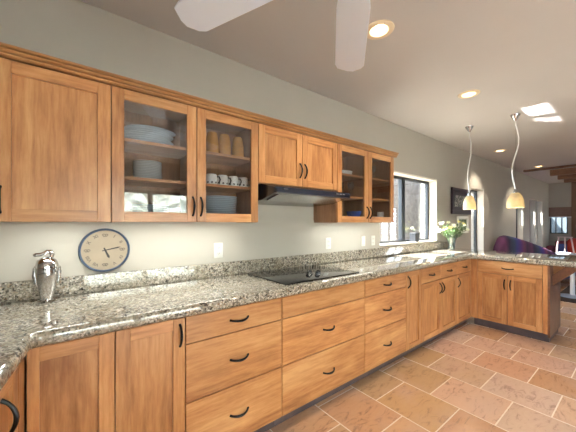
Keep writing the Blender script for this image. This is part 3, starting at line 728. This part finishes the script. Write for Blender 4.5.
# right-hand glass cabinet
o = MB().lathe([(0, 0), (.035, 0), (.05, .012), (.073, .045), (.08, .078), (.076, .078), (.069, .045), (.045, .016), (0, .008)], seg=32).build('bowl', 'blue_bowl'); o.location = (2.27, -.215, SH0); tag(o, 'deep blue bowl at the bottom of the right glass cabinet', 'bowl')
p = plate_proto('serving_plate', .12, .009, 'white_plate', 'white serving plate stacked on the top shelf of the right glass cabinet', 'serving plates in the right glass cabinet', 'plate', (2.13, -.17, SH2), .85); stack(p, 3, .013, .004)
o = MB().lathe([(0, 0), (.028, 0), (.034, .06), (.036, .075), (.033, .075), (.03, .01), (0, .006)], seg=24).build('cup', 'white_plate'); o.location = (2.03, -.22, SH1); tag(o, 'small white cup on the middle shelf just right of the hood', 'cup')
def wineglass(name='wine_glass'):
    return MB().lathe([(0, 0), (.032, 0), (.032, .003), (.006, .008), (.0045, .05), (.006, .07), (.028, .09), (.036, .12), (.033, .16), (.031, .16), (.034, .12), (.026, .092), (0, .078)], seg=24).build(name, 'clear_glass')
pr = None
for k, (x, y, z, lb) in enumerate(((2.29, -.16, SH1, 'stemmed glass behind the left door of the right cabinet, middle shelf, right side'), (2.20, -.10, SH1, 'stemmed glass on the middle shelf behind the white cup'), (2.46, -.18, SH2, 'stemmed glass on the top shelf of the cabinet by the window, left one'), (2.55, -.12, SH2, 'stemmed glass on the top shelf of the cabinet by the window, middle one'), (2.64, -.18, SH2, 'stemmed glass on the top shelf of the cabinet by the window, right one'))):
    if pr is None: pr = wineglass(); pr.location = (x, y, z); tag(pr, lb, 'glass', 'stemmed glasses in the right cabinet')
    else: dup(pr, (x, y, z), 0, lb)
o = MB().lathe([(0, 0), (.04, 0), (.06, .02), (.085, .05), (.082, .05), (.056, .022), (0, .008)], seg=28).build('bowl', 'clear_glass'); o.location = (2.58, -.17, SH1); tag(o, 'clear glass bowl on the middle shelf nearest the window', 'bowl')
p = plate_proto('dessert_plate', .10, .006, 'white_plate', 'white plate lying at the bottom of the cabinet nearest the window', 'plates at the bottom nearest the window', 'plate', (2.59, -.17, SH0), 1); stack(p, 3, .010)
o = MB().lathe([(0, 0), (.042, 0), (.05, .02), (.05, .085), (.03, .105), (.012, .115), (0, .118)], seg=28).build('storage_jar', 'knob_black'); o.location = (2.0, -.18, SH0); tag(o, 'dark lidded jar left of the deep blue bowl', 'jar')

pr = None
for k, (x, lb) in enumerate(((2.44, 'white handleless cup on the bottom shelf of the cabinet by the window, left one'), (2.75, 'white handleless cup on the bottom shelf of the cabinet by the window, right one'))):
    if pr is None:
        pr = MB().lathe([(0, 0), (.028, 0), (.036, .05), (.037, .085), (.034, .085), (.03, .01), (0, .006)], seg=24).build('cup', 'white_plate'); pr.location = (x, -.2, SH0); tag(pr, lb, 'cup', 'white cups by the window')
    else: dup(pr, (x, -.2, SH0), 0, lb)

# ------------------------------------------------------------------ window sill box, vase and flowers
r = tag(empty('planter', (3.98, .055, W1[2]+.0125)), 'small grey square planter box on the kitchen window sill', 'planter')
b = MB().box(-.058, .058, -.045, .045, 0, .125, .003); b.build('box', 'grey_box', r)
MB().box(-.061, .061, -.048, .048, .115, .13, .002).build('rim', 'grey_box', r)
VX, VY = 4.56, -.215
r = tag(empty('vase', (VX, VY, .9405)), 'tall clear glass vase of cut flowers on the counter by the window', 'vase')
pv = [(0, 0), (.045, 0), (.048, .02), (.047, .05), (.055, .12), (.072, .19), (.09, .235)]
MB().lathe(pv+[(a-.004 if a > .004 else 0, z+.006) for a, z in pv[::-1]], seg=32).build('glass', 'clear_glass', r)
MB().lathe([(0, .012), (.041, .012), (.042, .05), (.049, .115), (0, .115)], seg=28).build('water', 'water_glass', r)
for k in range(16):
    a = 2*PI*k/16+random.uniform(-.2, .2); lean = random.uniform(.35, 1.0); hgt = random.uniform(.30, .44)
    tip = Vector((math.cos(a)*.27*lean, math.sin(a)*.18*lean, hgt-.05*lean)); st = Vector((-math.cos(a)*.02, -math.sin(a)*.02, .02)); mid = Vector((math.cos(a)*.035, math.sin(a)*.035, .19))
    q = tag(empty('cut_flower', (VX, VY, .9405)), 'pale cut flower on a leafy green stem in the glass vase', 'flower', 'cut flowers in the vase')
    crv = [st*(1-s)**2+mid*2*s*(1-s)+tip*s*s for s in [i/8 for i in range(9)]]
    MB().tube(crv, .0028, 6).build('stem', 'stem', q)
    b = MB(); dirv = (tip-mid).normalized()
    for m in range(6):
        pa = 2*PI*m/6; qd = dirv.to_track_quat('Z', 'Y'); side = qd @ Vector((math.cos(pa), math.sin(pa), 0))
        L = random.uniform(.045, .065); base_ = tip; tipp = tip+side*L*.75+dirv*L*.55; md = tip+side*L*.3+dirv*L*.5
        wv = dirv.cross(side).normalized()*.013
        vs = [b.bm.verts.new(v_) for v_ in (base_, md+wv, tipp, md-wv, md+dirv*.004)]
        b.bm.faces.new((vs[0], vs[1], vs[4])); b.bm.faces.new((vs[1], vs[2], vs[4])); b.bm.faces.new((vs[2], vs[3], vs[4])); b.bm.faces.new((vs[3], vs[0], vs[4]))
    b.build('blossom', 'petal' if k % 3 else 'petal_yellow', q)
    b = MB()
    for m in range(11):
        s = .55+.04*m; c0 = crv[min(8, int(s*8))]; pa = random.uniform(0, 6.28); dv = Vector((math.cos(pa), math.sin(pa), random.uniform(.1, .7))).normalized()*random.uniform(.08, .13)
        sv = dv.cross(Vector((0, 0, 1))).normalized()*.013
        vs = [b.bm.verts.new(v_) for v_ in (c0, c0+dv*.45+sv, c0+dv, c0+dv*.45-sv, c0+dv*.45+Vector((0, 0, .004)))]
        for i0, i1 in ((0, 1), (1, 2), (2, 3), (3, 0)): b.bm.faces.new((vs[i0], vs[i1], vs[4]))
    b.build('leaves', 'leaf', q)

# ------------------------------------------------------------------ pictures on the wall
def picture(x0, x1, z0, z1, fw, mw, fm, am, lbl):
    r = tag(empty('framed_picture', ((x0+x1)/2, -.002, z0)), lbl, 'picture'); w_ = (x1-x0)/2; h = z1-z0
    b = MB().box(-w_, w_, -.03, 0, 0, fw, .003).box(-w_, w_, -.03, 0, h-fw, h, .003).box(-w_, -w_+fw, -.03, 0, fw, h-fw, .003).box(w_-fw, w_, -.03, 0, fw, h-fw, .003)
    b.build('frame', fm, r)
    MB().box(-w_+fw, w_-fw, -.012, -.008, fw, h-fw).build('mat_board', 'art_frame' if fm == 'art_frame' else 'mat_white', r, smooth=False)
    MB().box(-w_+fw+mw, w_-fw-mw, -.0145, -.0125, fw+mw, h-fw-mw).build('print', am, r, smooth=False)
picture(5.06, 5.86, 1.505, 1.955, .065, .06, 'art_frame', 'art_print', 'dark purple framed picture on the wall between the two windows')
picture(5.30, 5.74, 1.17, 1.47, .035, .02, 'mat_white', 'art_green', 'small pale-framed green picture below the dark purple one')

# ------------------------------------------------------------------ living end: sofas, chair, table, rug
A = Vector((6.85, -.16)); Bv = Vector((9.95, -.52)); d = (Bv-A); Ls = d.length; ang = math.atan2(d.y, d.x)
r = tag(empty('sofa', (A.x, A.y, 0), ang), 'striped purple and blue sofa with an arched back behind the peninsula', 'sofa')
def arch(s): return .62+.47*max(0.0, math.sin(min(1.0, (s+.01)/.12)*PI/2))**.7 - (.49*((s-.12)/.88)**1.25 if s > .12 else 0)
b = MB(); n = 28; rows = []
for i in range(n+1):
    s = i/n; x = s*Ls; zt = arch(s)
    ring = [(x, .10, .12), (x, .11, zt-.08), (x, .09, zt-.02), (x, .03, zt), (x, -.03, zt-.02), (x, -.06, zt-.08), (x, -.09, .45), (x, -.09, .12)]
    rows.append([b.bm.verts.new(v_) for v_ in ring])
for a_, c_ in zip(rows, rows[1:]):
    for k in range(8): b.bm.faces.new((a_[k], a_[(k+1) % 8], c_[(k+1) % 8], c_[k]))
b.bm.faces.new(rows[0]); b.bm.faces.new(rows[-1][::-1]); bmesh.ops.recalc_face_normals(b.bm, faces=b.bm.faces[:])
b.build('backrest', 'sofa_stripes', r, angle=60)
MB().box(.02, Ls-.02, -.60, -.0905, .12, .44, .05, 3).build('seat', 'sofa_stripes', r)
MB().box(.0, .22, -.58, -.0905, .441, .66, .08, 4).build('arm', 'sofa_stripes', r)
for x in (.08, Ls-.08):
    for y in (-.52, .03): MB().cyl((x, y, 0), .025, .1195, seg=12).build('leg', 'sofa_leg', r)

r = tag(empty('sofa', (XR-.60, -1.15, 0)), 'maroon sofa with cushions below the far window', 'sofa')
MB().box(.02, .46, -.95, .95, .12, .42, .05, 3).build('seat', 'maroon', r)
MB().box(.30, .46, -.95, .95, .421, .78, .06, 4).build('backrest', 'maroon', r)
for y in (-1.12, .951): MB().box(.0, .46, y, y+.17, .10, .62, .06, 4).build('arm', 'maroon', r)
for x in (.07, .40):
    for y in (-.9, .9): MB().cyl((x, y, 0), .025, .1195, seg=12).build('leg', 'sofa_leg', r)
def cushion(x, y, z, s, mat, lbl, rz=0, tilt=.12):
    bm = bmesh.new(); bmesh.ops.create_uvsphere(bm, u_segments=20, v_segments=12, radius=1)
    for v_ in bm.verts:
        c = v_.co; e = lambda q: math.copysign(abs(q)**.55, q)
        k = max(abs(c.y), abs(c.z)); v_.co = Vector((c.x*s*.24, e(c.y)*s*.62, e(c.z)*s*.62))
    b = MB(); b.merge(bm); o = b.build('cushion', mat); o.location = (x, y, z); o.rotation_euler = (0, tilt, rz); tag(o, lbl, 'cushion', 'cushions on the maroon sofa'); return o
cushion(XR-.475, -.40, .55, .24, 'cush_blue', 'blue cushion on the maroon sofa under the far window')
cushion(XR-.475, -.74, .64, .40, 'cush_red', 'red cushion on the maroon sofa beside the blue one')
cushion(XR-.475, -1.16, .62, .36, 'cush_orange', 'orange cushion on the maroon sofa, right of the red one')
# roman shade over the far window
r = tag(empty('roman_shade', (XR-.03, -.30, 1.53)), 'brown fabric shade across the top of the far window', 'window shade')
MB().box(-.015, .015, -.245, .29, .02, .33, .004).build('fabric', 'shade_brown', r)
MB().box(-.018, .018, -.245, .29, 0, .0195, .003).build('hem_bar', 'white_gloss', r)
# spindle chair
r = tag(empty('chair', (10.78, -.66, 0), PI/2), 'pale chair with three thin back spindles in front of the maroon sofa', 'chair')
MB().box(-.23, .23, -.22, .22, .48, .525, .015, 3).build('seat', 'white_gloss', r)
for x in (-.2, .2):
    for y in (-.19, .19): MB().tube([(x, y, .4795), (x*1.1, y*1.1, 0)], .016, 8).build('leg', 'pale_chair', r)
for k in (-1, 0, 1): MB().tube([(k*.17, .19, .5255), (k*.12, .25, .96)], .016, 8).build('spindle', 'pale_chair', r)
MB().tube([(-.15, .25, .965), (0, .262, .972), (.15, .25, .965)], .014, 8).build('top_rail', 'pale_chair', r)
# rug and pedestal table
o = MB().box(6.7, 9.4, -2.9, -1.0, .0005, .014, .004).build('rug', 'rug_dark'); tag(o, 'dark rug on the living room floor beyond the peninsula', 'rug')
r = tag(empty('pedestal_table', (7.2, -1.2, .0145)), 'round dark-topped pedestal table with a pale post beyond the peninsula', 'table')
MB().lathe([(0, .70), (.30, .70), (.31, .715), (.30, .73), (0, .73)], seg=36).build('tabletop', 'brown_wood', r)
MB().lathe([(0, .03), (.035, .03), (.035, .6995), (0, .6995)], seg=20).build('post', 'white_gloss', r)
MB().lathe([(0, 0), (.20, 0), (.20, .008), (.06, .028), (0, .0295)], seg=32).build('base', 'pale_blue', r)

# added lamps imitate the sun's reflection off the granite on the ceiling
for x, y, sx, sy, e in ((3.95, -.236, .56, .185, .75), (4.40, -.236, .28, .185, .22)):
    o = light('glint_stand_in', 'AREA', (x-.016, y+.04, 1.008), e, (1, .98, .95), shape='RECTANGLE', size=sx, size_y=sy, spread=math.radians(1.2))
    dv = Vector((.30, -.75, 1.16)).normalized(); xv = Vector((1, 0, 0)); xv = (xv-dv*xv.dot(dv)).normalized(); zv = -dv; yv = zv.cross(xv)
    o.rotation_euler = Matrix((xv, yv, zv)).transposed().to_euler()
